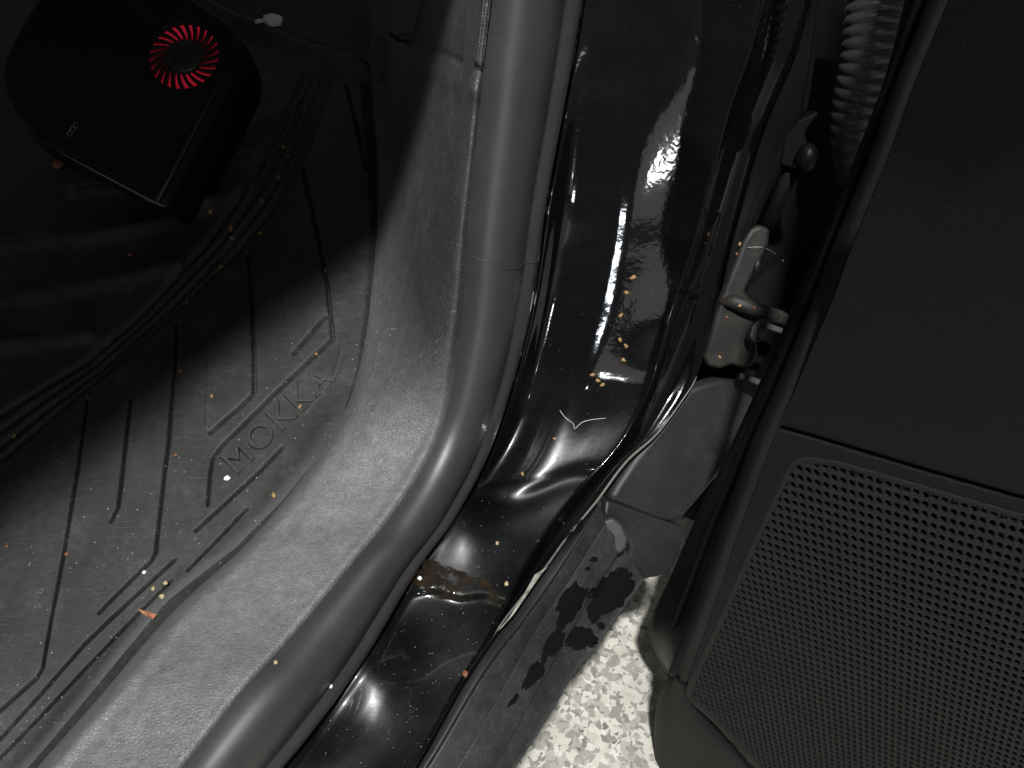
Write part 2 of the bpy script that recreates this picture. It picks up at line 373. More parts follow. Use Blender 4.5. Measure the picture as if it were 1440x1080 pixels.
lo_f = np.clip((s_in[:, 1] - 350) / 300, 0, 1)
lip2 = shelf(lip2, ZS + 0.001); hi = 1 - np.clip((s_in[:, 1] - 300) / 250, 0, 1); lip2[:, 2] += 0.007 * hi; lip[:, 2] += 0.004 + 0.006 * hi
def trim_disp(x, y):
    d = (y - 70) - (x - 610) * 0.44                               # panel joint high on the kick trim
    mk = np.clip((np.interp(y, [p[1] for p in S_IN[::-1]], [p[0] for p in S_IN[::-1]]) - x - 10) / 14, 0, 1)
    return mk * np.where(x > 585, 0.008 * np.exp(-(d / 4.5) ** 2) - 0.006 * np.exp(-((d - 32) / 16) ** 2), 0) + 0.006 * (1 / (1 + np.exp(d / 3))) * (x > 585) * 0
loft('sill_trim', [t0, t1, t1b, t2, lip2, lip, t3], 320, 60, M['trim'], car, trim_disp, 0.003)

# painted sill and hinge pillar
F_ = [(535, 1150, .437), (585, 1075, .450), (650, 958, .476), (690, 893, .494), (737, 797, .527), (793, 712, .548), (830, 672, .556), (872, 623, .560), (900, 572, .562), (918, 530, .558), (943, 440, .534), (977, 333, .508), (1022, 160, .466), (1050, 80, .447), (1073, 0, .431), (1095, -80, .415)]
F_ = cr(F_, 160)
K0 = cr(with_w([(x - 22, y - 8) for x, y in S_OUT], lambda x, y: w_ap(x, y, 0.012) + 0.014), 160)
K1 = cr(with_w([(x - 2, y - 1) for x, y in S_OUT], lambda x, y: w_ap(x, y, 0.012) + 0.013), 160)
up = np.interp(np.linspace(0, 1, 160), [0, 0.38, 0.5, 0.75, 1], [0, 0, 1, 0.35, 0.0])
K1b = K1.copy(); K1b[:, 0] += 8; K1b[:, 1] += 3; K1b[:, 2] -= 0.002 * up + 0.015 * (1 - up) * np.clip(1 - np.linspace(0, 1, 160) / 0.42, 0, 1) ** 0.4
def between(t, dw):
    r = K1 + (F_ - K1) * t; r[:, 2] += dw; return r
dn = 1 - up
K1[:, 2] -= 0.012 * np.clip(1 - np.linspace(0, 1, 160) / 0.42, 0, 1) ** 0.5
K2 = between(0.16, -0.001 * dn + 0.009 * up)
K3 = between(0.34, -0.0025 * dn + 0.003 * up); K4 = between(0.50, -0.0035 * dn - 0.0028 * up); K5 = between(0.72, -0.003 * dn - 0.0020 * up); K6 = between(0.95, -0.0008)
def paint_disp(x, y):
    # overlapped panel joint across the sill, and the crease where the pillar starts to rise
    d = y - (838 + 0.10 * (x - 640) + 3 * np.sin(x * 0.09))
    r = 0.0035 / (1 + np.exp(-d / 2.2))
    d2 = y - (695 - 0.06 * (x - 680) + 14 * np.sin((x - 670) * 0.032))
    r = r + 0.0035 * np.exp(-(d2 / 16) ** 2) * (x > 640)
    r = r - 0.0115 * np.exp(-((x - 642) / 46) ** 2 - ((y - 728) / 42) ** 2) - 0.010 * np.exp(-((x - 512) / 52) ** 2 - ((y - 935) / 55) ** 2)
    r = r + 0.0002 * np.sin(x * 0.045 + y * 0.017) * np.sin(y * 0.021 - x * 0.01)
    return r
loft('painted_sill', [K0, K1, K1b, K2, K3, K4, K5, K6, F_], 340, 90, M['paint'], car, paint_disp, 0.0025)
# bright bare flange edge beside the strip
q = s_out[(s_out[:, 1] < 690) & (s_out[:, 1] > 330)]
tube('flange_edge', P(q[:, 0] + 1, q[:, 1] + 1, q[:, 2] + 0.003), [0.0004, 0.0016, 0.0012, 0.0016, 0.0005], M['paint_clean'], car, 8)

# gloss strip between the bend and the outer seam
S_ = [(530, 1150, .442), (580, 1073, .456), (640, 973, .482), (703, 880, .514), (760, 807, .542), (800, 752, .560), (838, 706, .570), (880, 650, .578), (923, 611, .584), (960, 562, .588), (980, 528, .590), (1000, 460, .592), (1018, 380, .585), (1040, 298, .572), (1073, 187, .548), (1117, 83, .520), (1140, 0, .500), (1158, -80, .483)]
S_ = cr(S_, 160)
G1 = F_ + (S_ - F_) * 0.12; G1[:, 2] += 0.006; G2 = F_ + (S_ - F_) * 0.5; G2[:, 2] += 0.010; G3 = F_ + (S_ - F_) * 0.85; G3[:, 2] += 0.004
uq = 0.022 * np.clip((np.linspace(0, 1, 160) - 0.45) / 0.2, 0, 1); G1[:, 2] += uq; G2[:, 2] += uq * 0.6
loft('pillar_channel', [F_ + [0, 0, 0.0005], G1, G2, G3, S_], 200, 24, M['paint_clean'], car, None, 0.002)
tube('bend_edge', P(*(F_ - [0, 0, 0.0]).T), [0.0005, 0.0007, 0.0006, 0.0012, 0.0014], M['paint_clean'], car, 8)
sm = S_[:88]; tube('seam_sealer', P(sm[:, 0], sm[:, 1], sm[:, 2]), [0.0005, 0.0005, 0.0008, 0.0007, 0.0010, 0.0011, 0.0005], M['edge'], car, 8)
# pale strip of sealer seen in the channel
slab('sealer_patch', [(700, 887), (716, 868), (737, 835), (752, 808), (770, 797), (762, 806), (740, 838), (722, 864), (706, 882)], [w - 0.0025 for w in np.interp([887, 868, 835, 808, 797, 806, 838, 864, 882], [797, 893], [.540, .505])], 0.0006, M['primer'], car, 0)

# fender flange that climbs beside the hinges
G_R = [(1046, 400, .588), (1052, 345, .580), (1072, 290, .570), (1102, 235, .558), (1128, 165, .540), (1140, 100, .524), (1148, 40, .510), (1150, 0, .500), (1166, -80, .480)]
G_L = [(1016, 400, .588), (1030, 340, .578), (1046, 280, .568), (1066, 210, .552), (1088, 150, .537), (1117, 83, .520), (1134, 25, .506), (1140, 0, .500), (1158, -80, .482)]
gl, gr = cr(G_L, 80), cr(G_R, 80)
gm = gl + (gr - gl) * 0.55; gm[:, 2] -= 0.003; gb = gr.copy(); gb[:, 0] += 4; gb[:, 2] += 0.03
loft('fender_flange', [gl + [0, 0, -0.0012], gm, gr, gb], 80, 18, M['edge_black'], car, None, 0.002)
# dark inner wing behind the hinges
slab('inner_wing', [(960, 590), (1005, 380), (1060, 200), (1110, 60), (1135, -80), (1330, -80), (1290, 150), (1200, 420), (1100, 640), (1000, 740), (940, 720)],
     [.64, .66, .63, .60, .58, .62, .66, .70, .72, .70, .66], 0.004, M['wing'], car, 0)

# outer sill cladding plates
Lw = {}
def plate(name, left, right, w0, mat, drop, n=60, bulge=0.0, solid=0.006):
    a, b_ = cr(left, n), cr(right, n)
    m1 = a + (b_ - a) * 0.12; m2 = a + (b_ - a) * 0.9
    m1[:, 2] -= bulge; m2[:, 2] -= bulge
    e0 = a.copy(); e0[:, 2] += drop; e1 = b_.copy(); e1[:, 2] += drop
    return loft(name, [e0, a, m1, m2, b_, e1], n, 22, mat, car, None, 0)
sl = [(x, y, w + 0.006) for x, y, w in [(530, 1150, .442), (580, 1073, .456), (640, 973, .482), (703, 880, .514), (760, 807, .542), (838, 706, .570)]]
l1 = [(545, 1150, .452), (600, 1080, .466), (677, 953, .499), (737, 873, .530), (785, 805, .553), (842, 712, .580)]
l2 = [(585, 1150, .450), (643, 1078, .468), (687, 1003, .490), (753, 887, .533), (800, 817, .560), (850, 738, .585)]
l3 = [(640, 1150, .462), (697, 1077, .483), (753, 977, .520), (793, 907, .548), (833, 837, .575), (878, 768, .600)]
l4 = [(665, 1150, .480), (722, 1082, .502), (777, 998, .535), (808, 946, .557), (837, 912, .572), (906, 815, .612)]
plate('cladding_strip', sl, l1, 0, M['dark'], 0.012, bulge=-0.003)
plate('cladding_strip', [(x + 1, y + 1, w - .004) for x, y, w in l1], [(x + 4, y + 3, w + .002) for x, y, w in l2], 0, M['clad'], 0.008, bulge=0.0015)
plate('cladding_strip', [(x, y, w - .005) for x, y, w in l2], [(x - 1, y - 1, w - .006) for x, y, w in l3], 0, M['clad'], 0.014, bulge=0.0025)
plate('cladding_strip', [(x - 5, y - 4, w + .008) for x, y, w in l3], l4, 0, M['clad'], 0.05, bulge=0.003)
slab('cladding_end', [(846, 733), (862, 727), (876, 738), (884, 756), (882, 772), (870, 782), (852, 760), (843, 748)], .585, 0.006, M['clad'], car, 0.003)
slab('splash_guard', [(853, 703), (890, 716), (923, 728), (950, 738), (965, 745), (955, 780), (944, 803), (925, 812), (905, 816), (888, 800), (880, 793), (886, 768), (874, 742), (850, 725)],
     [.590, .598, .604, .610, .614, .620, .622, .620, .616, .610, .606, .600, .594, .588], 0.01, M['liner'], car, 0.003)
FL = [(893, 643), (925, 605), (968, 545), (1013, 531), (1042, 534), (1070, 560), (1050, 610), (1020, 660), (985, 702), (962, 730), (945, 735), (923, 729), (890, 716), (854, 703), (868, 680)]
slab('fender_liner', FL, [.590, .594, .604, .612, .618, .626, .624, .620, .614, .608, .604, .600, .594, .588, .589], 0.02, M['liner'], car, 0.006)

# wet patches on the cladding
def blob(name, cx, cy, rx, ry, ang, wfn, mat, parent, n=22, rough=0.22, h=0.0007):
    a = np.linspace(0, 2 * math.pi, n, endpoint=False); ph = rng.uniform(0, 6.28, 3)
    r = 1 + rough * (0.6 * np.sin(2 * a + ph[0]) + 0.5 * np.sin(3 * a + ph[1]) + 0.35 * np.sin(5 * a + ph[2]) + 0.3 * np.sin(9 * a + 2 * ph[0]) + 0.2 * np.sin(14 * a + ph[1]))
    x, y = rx * r * np.cos(a), ry * r * np.sin(a); c, s = math.cos(ang), math.sin(ang)
    px = cx + x * c - y * s; py = cy + x * s + y * c
    return px, py
wet_spots = [(802, 850, 36, 15, -1.0), (778, 905, 10, 28, 0.55), (855, 838, 38, 24, -0.95), (817, 898, 21, 18, 0.4), (750, 950, 9, 26, 0.6), (835, 787, 6, 4, 0), (826, 800, 4, 3, 0.3), (790, 880, 5, 8, 0.5), (764, 930, 4, 9, 0.6), (845, 880, 7, 5, 0.2), (722, 985, 4, 12, 0.6), (808, 745, 16, 8, -0.9), (868, 815, 20, 14, -0.6)]

# hinge, check arm and their pieces
slab('hinge', [(1046, 338), (1056, 322), (1070, 316), (1084, 322), (1082, 342), (1070, 368), (1056, 392), (1048, 412), (1058, 424), (1080, 432), (1098, 437), (1112, 441), (1108, 460), (1088, 455), (1072, 452), (1058, 462), (1056, 474), (1066, 482), (1067, 500), (1060, 514), (1046, 519), (1030, 514), (1012, 520), (995, 516), (990, 500), (1000, 470), (1008, 440), (1022, 400), (1034, 370)],
     list(np.interp([338, 322, 316, 322, 342, 368, 392, 412, 424, 432, 437, 441, 460, 455, 452, 462, 474, 482, 500, 514, 519, 514, 520, 516, 500, 470, 440, 400, 370], [316, 420, 520], [.570, .582, .600])), 0.012, M['steel'], car, 0.004)
hinge = bpy.data.objects['hinge']
slab('hinge_lug', [(1058, 458), (1068, 449), (1088, 456), (1103, 461), (1101, 470), (1084, 465), (1072, 462), (1068, 470), (1070, 480), (1060, 482), (1054, 474)], .574, 0.010, M['liner'], hinge, 0.0012)
slab('hinge_lug', [(1041, 524), (1052, 526), (1074, 535), (1071, 544), (1054, 538), (1040, 534)], .596, 0.008, M['liner'], hinge, 0.0012)
tube('hinge_knuckle', P(np.array([1014., 1030, 1048, 1066, 1092]), np.array([426., 424, 430, 438, 446]), np.array([.588, .581, .579, .580, .584])), [0.003, 0.0055, 0.006, 0.005, 0.004], M['steel'], hinge, 14, n=20)
tube('hinge_pin', [P(1066, 366, np.array(.572)), P(1062, 382, np.array(.575))], 0.0018, M['steel'], hinge, 12)
slab('check_bracket', [(1104, 200), (1112, 182), (1122, 170), (1136, 164), (1150, 156), (1152, 162), (1140, 174), (1132, 188), (1138, 206), (1144, 220), (1136, 232), (1122, 230), (1112, 236), (1098, 232), (1102, 214)], list(np.interp([200, 182, 170, 164, 156, 162, 174, 188, 206, 220, 232, 230, 236, 232, 214], [150, 240], [.535, .552])), 0.014, M['wing'], car, 0.003)
cb = bpy.data.objects['check_bracket']
bmx = bmesh.new(); bmesh.ops.create_uvsphere(bmx, u_segments=16, v_segments=10, radius=0.0075); me = bpy.data.meshes.new('bracket_knob'); bmx.to_mesh(me); bmx.free()
me.materials.append(M['edge_black']); me.polygons.foreach_set('use_smooth', [True] * len(me.polygons))
kn = bpy.data.objects.new('bracket_knob', me); C.objects.link(kn); kn.parent = cb; kn.location = Vector(P(1134, 222, np.array(.540)) - wloc(cb)); kn.scale = (1, 1.2, 1.4)
tube('check_arm', [P(1112, 240, np.array(.562)), P(1088, 300, np.array(.592)), P(1072, 325, np.array(.603))], 0.006, M['wing'], car, 10)

# ribbed wiring boot
ax = cr([(1240, -60, .50), (1232, 0, .505), (1222, 80, .515), (1210, 140, .530), (1204, 190, .545), (1212, 250, .565)], 200)
pc = P(*ax.T); nr = 19; tt = np.linspace(0, 1, 200)
rad = 0.0172 + 0.0022 * np.abs(np.sin(tt * nr * math.pi)) ** 0.7 - 0.002 * tt
tube('wiring_boot', pc, rad, M['boot'], car, 32)

# upper kick trim cover, carpet step and footwell side, front of the footwell
slab('trim_flap', [(500, -70), (528, 10), (541, 48), (552, 63), (572, 66), (596, 62), (610, 54), (614, 38), (600, 10), (585, -30), (570, -70)], [.62, .64, .655, .655, .65, .64, .635, .63, .62, .61, .60], 0.03, M['dark'], car, 0.010)
slab('footwell_carpet', [(240, -80), (250, -30), (330, 18), (420, 52), (522, 84), (528, 40), (536, -80)], [w_mat(np.array(x * 1.), np.array(y * 1.), 0.004) for x, y in [(240, -80), (250, -30), (330, 18), (420, 52), (522, 84), (528, 40), (536, -80)]], 0.01, M['carpet'], car, 0)
slab('carpet_ridge', [(523, 60), (530, 48), (541, 52), (543, 80), (541, 108), (536, 124), (529, 110), (524, 88)], [.755, .755, .75, .742, .735, .73, .74, .75], 0.012, M['carpet'], car, 0.004)
# footwell front wall under the dashboard, the roof edge with windscreen pillar (out of frame; they shade the footwell)
B0 = np.array([-0.271, 0.407, 0.387]); B1 = np.array([-0.149, 0.529, 0.417]); B2 = np.array([-0.359, 0.315, 0.364])
def on_roof(b, z): return b + (LAMP - b) * ((z - b[2]) / (LAMP[2] - b[2]))
def roof_parts():
    e0, e1 = on_roof(B2, 1.34), on_roof(B1, 1.24)
    d = (e1 - e0) / np.linalg.norm((e1 - e0)[:2])
    a, c_ = e0 - d * 0.0, e1 + d * 0.55
    a = e0 - np.array([0.475, 0.88, -0.02]) * 0.7
    inb = np.array([-0.88, 0.475, 0.0])
    top = [a, e0, e1, c_]
    v = []
    for p in top: v += [p, p + inb * 1.3, p + inb * 1.3 + [0, 0, 0.05], p + [0, 0, 0.05]]
    f = []
    for i in range(3):
        for k in range(4): f.append([i * 4 + k, i * 4 + (k + 1) % 4, i * 4 + 4 + (k + 1) % 4, i * 4 + 4 + k])
    f += [[3, 2, 1, 0], [12, 13, 14, 15]]
    obj('roof', v, f, M['dark'], car, smooth=False)
roof_parts()

# ------------------------------------------------------------------ the opened door
door_outline = [(941, 950), (930, 934), (921, 916), (915, 893), (917, 870), (928, 842), (945, 806), (962, 766), (985, 715), (1012, 660), (1040, 600), (1065, 545), (1105, 455), (1150, 350), (1205, 215), (1250, 90), (1290, -80)]
d0 = cr(with_w(door_outline, lambda x, y: w_door(x, y, 0.055)), 120)
d1 = d0.copy(); d1[:, 0] += 5; d1[:, 1] += 1; d1[:, 2] -= 0.008
PT = [(941, 951), (949, 929), (967, 880), (990, 815), (1015, 740), (1040, 672), (1063, 610), (1090, 550), (1120, 478), (1150, 407), (1175, 338), (1220, 227), (1257, 123), (1307, 0), (1338, -80)]
p0 = cr(with_w(PT, lambda x, y: w_door(x, y, 0.012)), 120)
d2 = d0 + (p0 - d0) * 0.5; d2[:, 2] += 0.004; d3 = p0.copy(); d3[:, 0] -= 4; d3[:, 2] += 0.016
dm = d0.copy(); dm[:, 0] += 1; dm[:, 2] += 0.02
door = loft('door', [dm, d0, d1, d2, d3, p0 + [0, 0, 0.01]], 160, 40, M['edge_black'], car, lambda x, y: 0.0015 * np.sin(y * 0.03), 0.003)
for off_, r_ in ((0.62, 0.0022),):
    q = d0 + (p0 - d0) * off_; q = q[8:]; tube('door_seal', P(q[:, 0], q[:, 1], q[:, 2] - 0.002), r_, M['wing'], door, 8)
# trim panel: rounded edge band, then flat face that goes on out of frame
def doorpt(px, py, back=0.0):
    px = np.asarray(px, float); py = np.asarray(py, float); return P(px, py, w_door(px, py, back))
HX = np.array([0.923, -0.385, 0.0])
GR = [(967, 971), (986, 929), (1014, 868), (1048, 790), (1079, 722), (1107, 664), (1113, 652), (1124, 645), (1140, 645), (1180, 651), (1250, 671), (1340, 697), (1440, 726), (1560, 762), (1560, 1200), (1170, 1200), (1120, 1140), (1066, 1080), (1040, 1050), (1005, 1014), (972, 984)]
e1 = cr(with_w([(x + 10, y + 3) for x, y in PT], lambda x, y: w_door(x, y, 0.002)), 120)
e2 = cr(with_w([(x + 24, y + 7) for x, y in PT], lambda x, y: w_door(x, y, 0.0)), 120)
# face: between the band and the far right, as a grid with the grille opening recessed
yy = np.linspace(0, 1, 460); far = np.stack([np.full(460, 1570.0), np.linspace(1210, 20, 460) - 100], -1)
ee = np.array([np.interp(yy, np.linspace(0, 1, 120), e2[:, k]) for k in range(2)]).T
gu = np.linspace(0, 1, 240)[None, :, None]
gxy = ee[:, None] * (1 - gu) + far[:, None] * gu
gx, gy = gxy[..., 0], gxy[..., 1]
groove = [(1100, 601), (1140, 612), (1200, 630), (1300, 660), (1440, 700), (1580, 741)]
db = 0.005 * np.exp(-(poly_dist(gx, gy, groove) / 2.4) ** 2)
above = gy < np.interp(gx, [g_[0] for g_ in groove], [g_[1] for g_ in groove])
db = db - 0.001 * above * np.clip(poly_dist(gx, gy, groove) / 14, 0, 1)
db = db + 0.002 * np.exp(-(poly_dist(gx, gy, GR + GR[:1]) / 2.0) ** 2)
# soft swell of the armrest above
db = db - 0.06 * np.clip((580 - gy + (gx - 1100) * 0.30) / 700, 0, 1) ** 1.3 * np.clip((1 - gu[..., 0]) * 7, 0, 1)
ins = inside(gx, gy, GR)
V = doorpt(gx, gy, db).reshape(-1, 3)
F = grid_faces(460, 240); fi = ins.reshape(-1); keep = ~(fi[F].all(1))
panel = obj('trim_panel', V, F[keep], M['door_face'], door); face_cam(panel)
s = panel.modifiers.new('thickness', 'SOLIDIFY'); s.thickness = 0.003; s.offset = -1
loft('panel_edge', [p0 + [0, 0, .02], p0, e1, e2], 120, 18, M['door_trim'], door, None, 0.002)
DT = [(np.array([0.148, 0, 0]) + HX * k_) for k_ in (0.0, 0.9)]
def dz(k_, z, back): q = DN * (DC + back) + HX * ((0.148 - DN[0] * DC) / HX[0] + k_); q[2] = z; return q
vt = [dz(k_, z, b_) for z in (0.785, 1.12) for k_, b_ in ((0.012, -.01), (0.9, -.01), (0.9, .05), (0.0, .05))]
obj('door_top_shade', vt, [[0, 1, 2, 3], [4, 5, 6, 7], [0, 1, 5, 4], [1, 2, 6, 5], [2, 3, 7, 6], [3, 0, 4, 7]], M['dark'], door, smooth=False)  # solid block out of view, added above the panel to shade the hinges
# speaker grille: a perforated sheet, each hole a real opening
o0 = np.array([1200.0, 760.0])
def uv_of(px, py):
    q = doorpt(px, py); return np.stack([q @ HX, q[..., 2]], -1)
def from_uv(uv, back):
    return uv[..., :1] * HX + np.array([0, 0, 1.0]) * uv[..., 1:] + DN * (DC + back)
u0 = uv_of(*o0); ea = uv_of(o0[0] + 11.8, o0[1] + 3.6) - u0; eb = uv_of(o0[0] + 0.4, o0[1] + 12.0) - u0
def px_of(uv, back=0.0):
    q = from_uv(uv, back) - CAM; s_, c_ = math.sin(TILT), math.cos(TILT)
    X = q[..., 0]; Y = q[..., 1] * c_ + q[..., 2] * s_; Z = q[..., 1] * s_ - q[..., 2] * c_
    return 720 + 1080 * X / Z, 540 - 1080 * Y / Z
ii, jj = np.meshgrid(np.arange(-40, 60), np.arange(-40, 60), indexing='ij')
cen = u0 + ii[..., None] * ea + jj[..., None] * eb
cx, cy = px_of(cen); GRs = [(x, y) for x, y in GR]
ok = inside(cx, cy, GRs) & (cx < 1500) & (cy < 1130); cen = cen[ok]
oct8 = [(-.5, -.5), (0, -.5), (.5, -.5), (.5, 0), (.5, .5), (0, .5), (-.5, .5), (-.5, 0)]
lu, lv = np.linalg.norm(ea), np.linalg.norm(eb); vs, fs = [], []; hr = 0.365
hole = [(hr * math.cos(a), hr * math.sin(a)) for a in [math.atan2(y, x) for x, y in oct8]]
for kx, c0 in enumerate(cen):
    bs = kx * 24
    for rr_, bk in ((oct8, 0.0008), (hole, 0.0012), (hole, 0.0052)):
        vs.append(from_uv(np.array([c0 + a * ea + b_ * eb for a, b_ in rr_]), bk))
    for q in range(8):
        r = (q + 1) % 8; fs.append([bs + q, bs + r, bs + 8 + r, bs + 8 + q]); fs.append([bs + 8 + q, bs + 8 + r, bs + 16 + r, bs + 16 + q])
gril = obj('speaker_grille', np.vstack(vs), fs, M['grille'], door, smooth=False); face_cam(gril)
bk = [(x, y) for x, y in GR]; qb = np.array([doorpt(x, y, 0.0075) for x, y in bk])
obj('speaker_backing', np.vstack([qb, qb + DN * 0.003]), [list(range(len(bk))), list(range(2 * len(bk) - 1, len(bk) - 1, -1))] + [[i, (i + 1) % len(bk), len(bk) + (i + 1) % len(bk), len(bk) + i] for i in range(len(bk))], M['dark'], door, smooth=False)
# rim that closes the gap between the lattice and the panel
rim = cr([(x, y) for x, y in GR], 220, closed=True); ctr = np.array([1230, 900.0])
def rim_c(sc_, back):
    q = ctr + (rim - ctr) * sc_; return doorpt(q[:, 0], q[:, 1], back)
rv = np.stack([rim_c(1.012, 0.0006), rim_c(1.0, 0.0), rim_c(0.985, 0.0003), rim_c(0.972, 0.0014)], 1); rf = []
for i in range(220):
    for q in range(3): rf.append([i * 4 + q, ((i + 1) % 220) * 4 + q, ((i + 1) % 220) * 4 + q + 1, i * 4 + q + 1])
rg = obj('grille_rim', rv.reshape(-1, 3), rf, M['door_trim'], door); face_cam(rg)
# map pocket bulge under the grille
PK = [(941, 952), (931, 968), (922, 1001), (919, 1040), (918, 1085), (918, 1160)]
pk0 = cr(with_w(PK, lambda x, y: w_door(x, y, 0.03)), 60); pk1 = cr(with_w([(x + 5, y) for x, y in PK], lambda x, y: w_door(x, y, 0.010)), 60)
pk2 = cr(with_w([(948, 955), (944, 975), (942, 1000), (945, 1040), (950, 1085), (960, 1160)], lambda x, y: w_door(x, y, -0.002)), 60)
pk3 = cr(with_w([(962, 962), (966, 984), (975, 1002), (1000, 1036), (1035, 1075), (1090, 1160)], lambda x, y: w_door(x, y, 0.002)), 60)
pk4 = cr(with_w([(975, 962), (980, 984), (992, 1002), (1012, 1026), (1052, 1072), (1120, 1160)], lambda x, y: w_door(x, y, 0.010)), 60)
loft('map_pocket', [pk0, pk1, pk2, pk3, pk4], 60, 24, M['door_trim'], door, None, 0.003)

# ------------------------------------------------------------------ floor mat
grooves = [[(123, 560), (110, 660), (85, 800), (60, 938), (52, 952), (0, 998), (-40, 1034)], [(184, 558), (173, 660), (166, 712), (156, 732)], [(247, 452), (245, 520), (237, 620), (231, 660), (219, 778), (214, 788), (140, 862)],
           [(347, 353), (353, 420), (357, 500), (357, 550), (350, 560), (295, 607)], [(424, 235), (437, 290), (450, 353), (460, 400), (468, 477)], [(486, 115), (500, 170), (515, 238)], [(458, 445), (413, 497)],
           [(466, 477), (400, 540), (312, 625), (299, 642), (295, 665), (292, 709)], [(397, 630), (369, 660), (275, 746)], [(346, 717), (264, 802)], [(245, 788), (120, 905), (0, 1037), (-40, 1072)], [(241, 817), (110, 950), (0, 1064), (-40, 1104)], [(0, 476), (60, 470)]]
fine = [[(293, 410), (294, 500), (290, 600)], [(392, 355), (398, 400), (403, 455)], [(466, 475), (478, 480), (480, 492), (470, 525), (430, 580)]]
up_l = np.array([(428, 98), (402, 165), (355, 255), (290, 343), (200, 437), (120, 508), (0, 582), (-60, 618)], float); lo_l = np.array([(464, 112), (430, 210), (383, 292), (333, 352), (250, 430), (150, 520), (0, 645), (-60, 690)], float)
bands = [up_l + (lo_l - up_l) * t for t in (0, 0.34, 0.68, 1.0)]
ribs = [[(-40, 356), (133, 333), (233, 313), (296, 292)], [(-40, 428), (100, 410), (180, 394), (250, 374)], [(296, 207), (350, 182), (417, 150)], [(267, 263), (320, 236), (372, 216)], [(333, 147), (387, 112)], [(-40, 492), (60, 484), (128, 474)], [(110, 273), (170, 265), (205, 262)], [(290, 293), (330, 276), (352, 262)]]
nx, ny = 372, 730
mx, my = np.meshgrid(np.linspace(-50, 560, nx), np.linspace(20, 1130, ny))
right = np.interp(my, [p[1] for p in T0[::-1]], [p[0] for p in T0[::-1]])
mx = -50 + (mx + 50) / 610 * (right + 16 + 50)
topy = np.interp(mx, [-60, 240, 330, 420, 525, 560], [-30, -28, 20, 56, 86, 96])
my2 = topy + (my - 20) / 1110 * (1130 - topy)
px, py = mx, my2
h = np.zeros(px.shape)
for l in grooves: h -= 0.0065 * np.clip(1.25 - poly_dist(px, py, l) / 2.3, 0, 1) ** 0.8
for l in fine: h += 0.0006 * np.exp(-(poly_dist(px, py, l) / 1.6) ** 2)
for l in bands: h -= 0.0045 * np.exp(-(poly_dist(px, py, l) / 4.2) ** 2)
for l in ribs: h += 0.0060 * np.exp(-(poly_dist(px, py, l) / 10) ** 2)
h += 0.006 * np.exp(-((py - topy - 8) / 10) ** 2) - 0.004 * np.exp(-((py - topy - 30) / 10) ** 2)          # raised lip at the far edge
h -= 0.012 * np.clip((px - right + 10) / 24, 0, 1)
h += 0.0012 * np.exp(-((px - right + 22) / 16) ** 2) + 0.0012 * np.sin(px * .021 + py * .013) * np.sin(py * .017)
mv = P(px, py, w_mat(px, py)); mv[..., 2] += h
mat_o = obj('floor_mat', mv.reshape(-1, 3), grid_faces(ny, nx), M['mat']); face_cam(mat_o)
mat_o['label'] = 'black rubber floor mat with grooved panels and raised lettering, in the footwell'; mat_o['category'] = 'floor mat'
s = mat_o.modifiers.new('thickness', 'SOLIDIFY'); s.thickness = 0.004; s.offset = -1
# raised lettering
tc = bpy.data.curves.new('lettering', 'FONT'); tc.body = 'MOKKA'; tc.extrude = 0.02; tc.bevel_depth = 0.014; tc.bevel_resolution = 2; tc.size = 1.0; tc.space_character = 1.12; tc.offset = 0.0
to = bpy.data.objects.new('lettering_source', tc); C.objects.link(to); bpy.context.view_layer.update()
me = bpy.data.meshes.new_from_object(to.evaluated_get(bpy.context.evaluated_depsgraph_get())); bpy.data.objects.remove(to); bpy.data.curves.remove(tc)
tv = np.array([v_.co for v_ in me.vertices]); tw = tv[:, 0].max() - tv[:, 0].min(); tx0 = tv[:, 0].min()
tv[:, 0] = (tv[:, 0] - tx0) / tw; tv[:, 1] = tv[:, 1] / 0.72
lp = np.array([334, 668.0]); lx = np.array([138, -134.0]); ly = np.array([-25, -25.0])
lpx = lp + tv[:, :1] * lx + tv[:, 1:2] * ly
lw = P(lpx[:, 0], lpx[:, 1], w_mat(lpx[:, 0], lpx[:, 1])); lw[:, 2] += 0.0003 + tv[:, 2] * 0.05
base = wloc(mat_o)
for v_, c_ in zip(me.vertices, lw): v_.co = c_ - base
me.materials.clear(); me.materials.append(M['mat']); me.name = 'lettering'
lo = bpy.data.objects.new('lettering', me); C.objects.link(lo); lo.parent = mat_o; lo['label'] = 'raised letters reading MOKKA'

# ------------------------------------------------------------------ black device with the red glowing ring
H_DEV = 0.055; DS = 0.72
_q = P(np.array(230.), np.array(287.), w_mat(np.array(230.), np.array(287.), 0.05))
def dpt(px, py, hh=H_DEV):                   # a point on the tilted top face
    px = np.asarray(px, float); py = np.asarray(py, float); r = ray(px, py)
    return P(px, py, (_q[2] - DS * _q[1] - CAM[2] + hh - H_DEV) / (r[..., 2] - DS * r[..., 1]))
dev = empty('fan_device', P(np.array(200.), np.array(180.), w_mat(np.array(200.), np.array(180.))), 'black box shaped device with a glowing red ring, standing on the floor mat', 'electric device')
tp = np.array([(70, 207), (150, 248), (226, 287), (240, 276), (322, 120), (338, 75), (330, 40), (300, 15), (200, -45), (120, -85), (100, -80), (0, 90), (40, 190)], float)
tp = cr(tp, 78, closed=True)
top = dpt(tp[:, 0], tp[:, 1]); up_n = np.array([0, -DS, 1.0]); up_n /= np.linalg.norm(up_n)
c0 = top.mean(0); rings = [c0 + (top - c0) * 0.93 + up_n * 0.000, c0 + (top - c0) * 0.975 - up_n * 0.0015, top - up_n * 0.006, c0 + (top - c0) * 1.01 - up_n * 0.03, c0 + (top - c0) * 0.99 - up_n * 0.062]
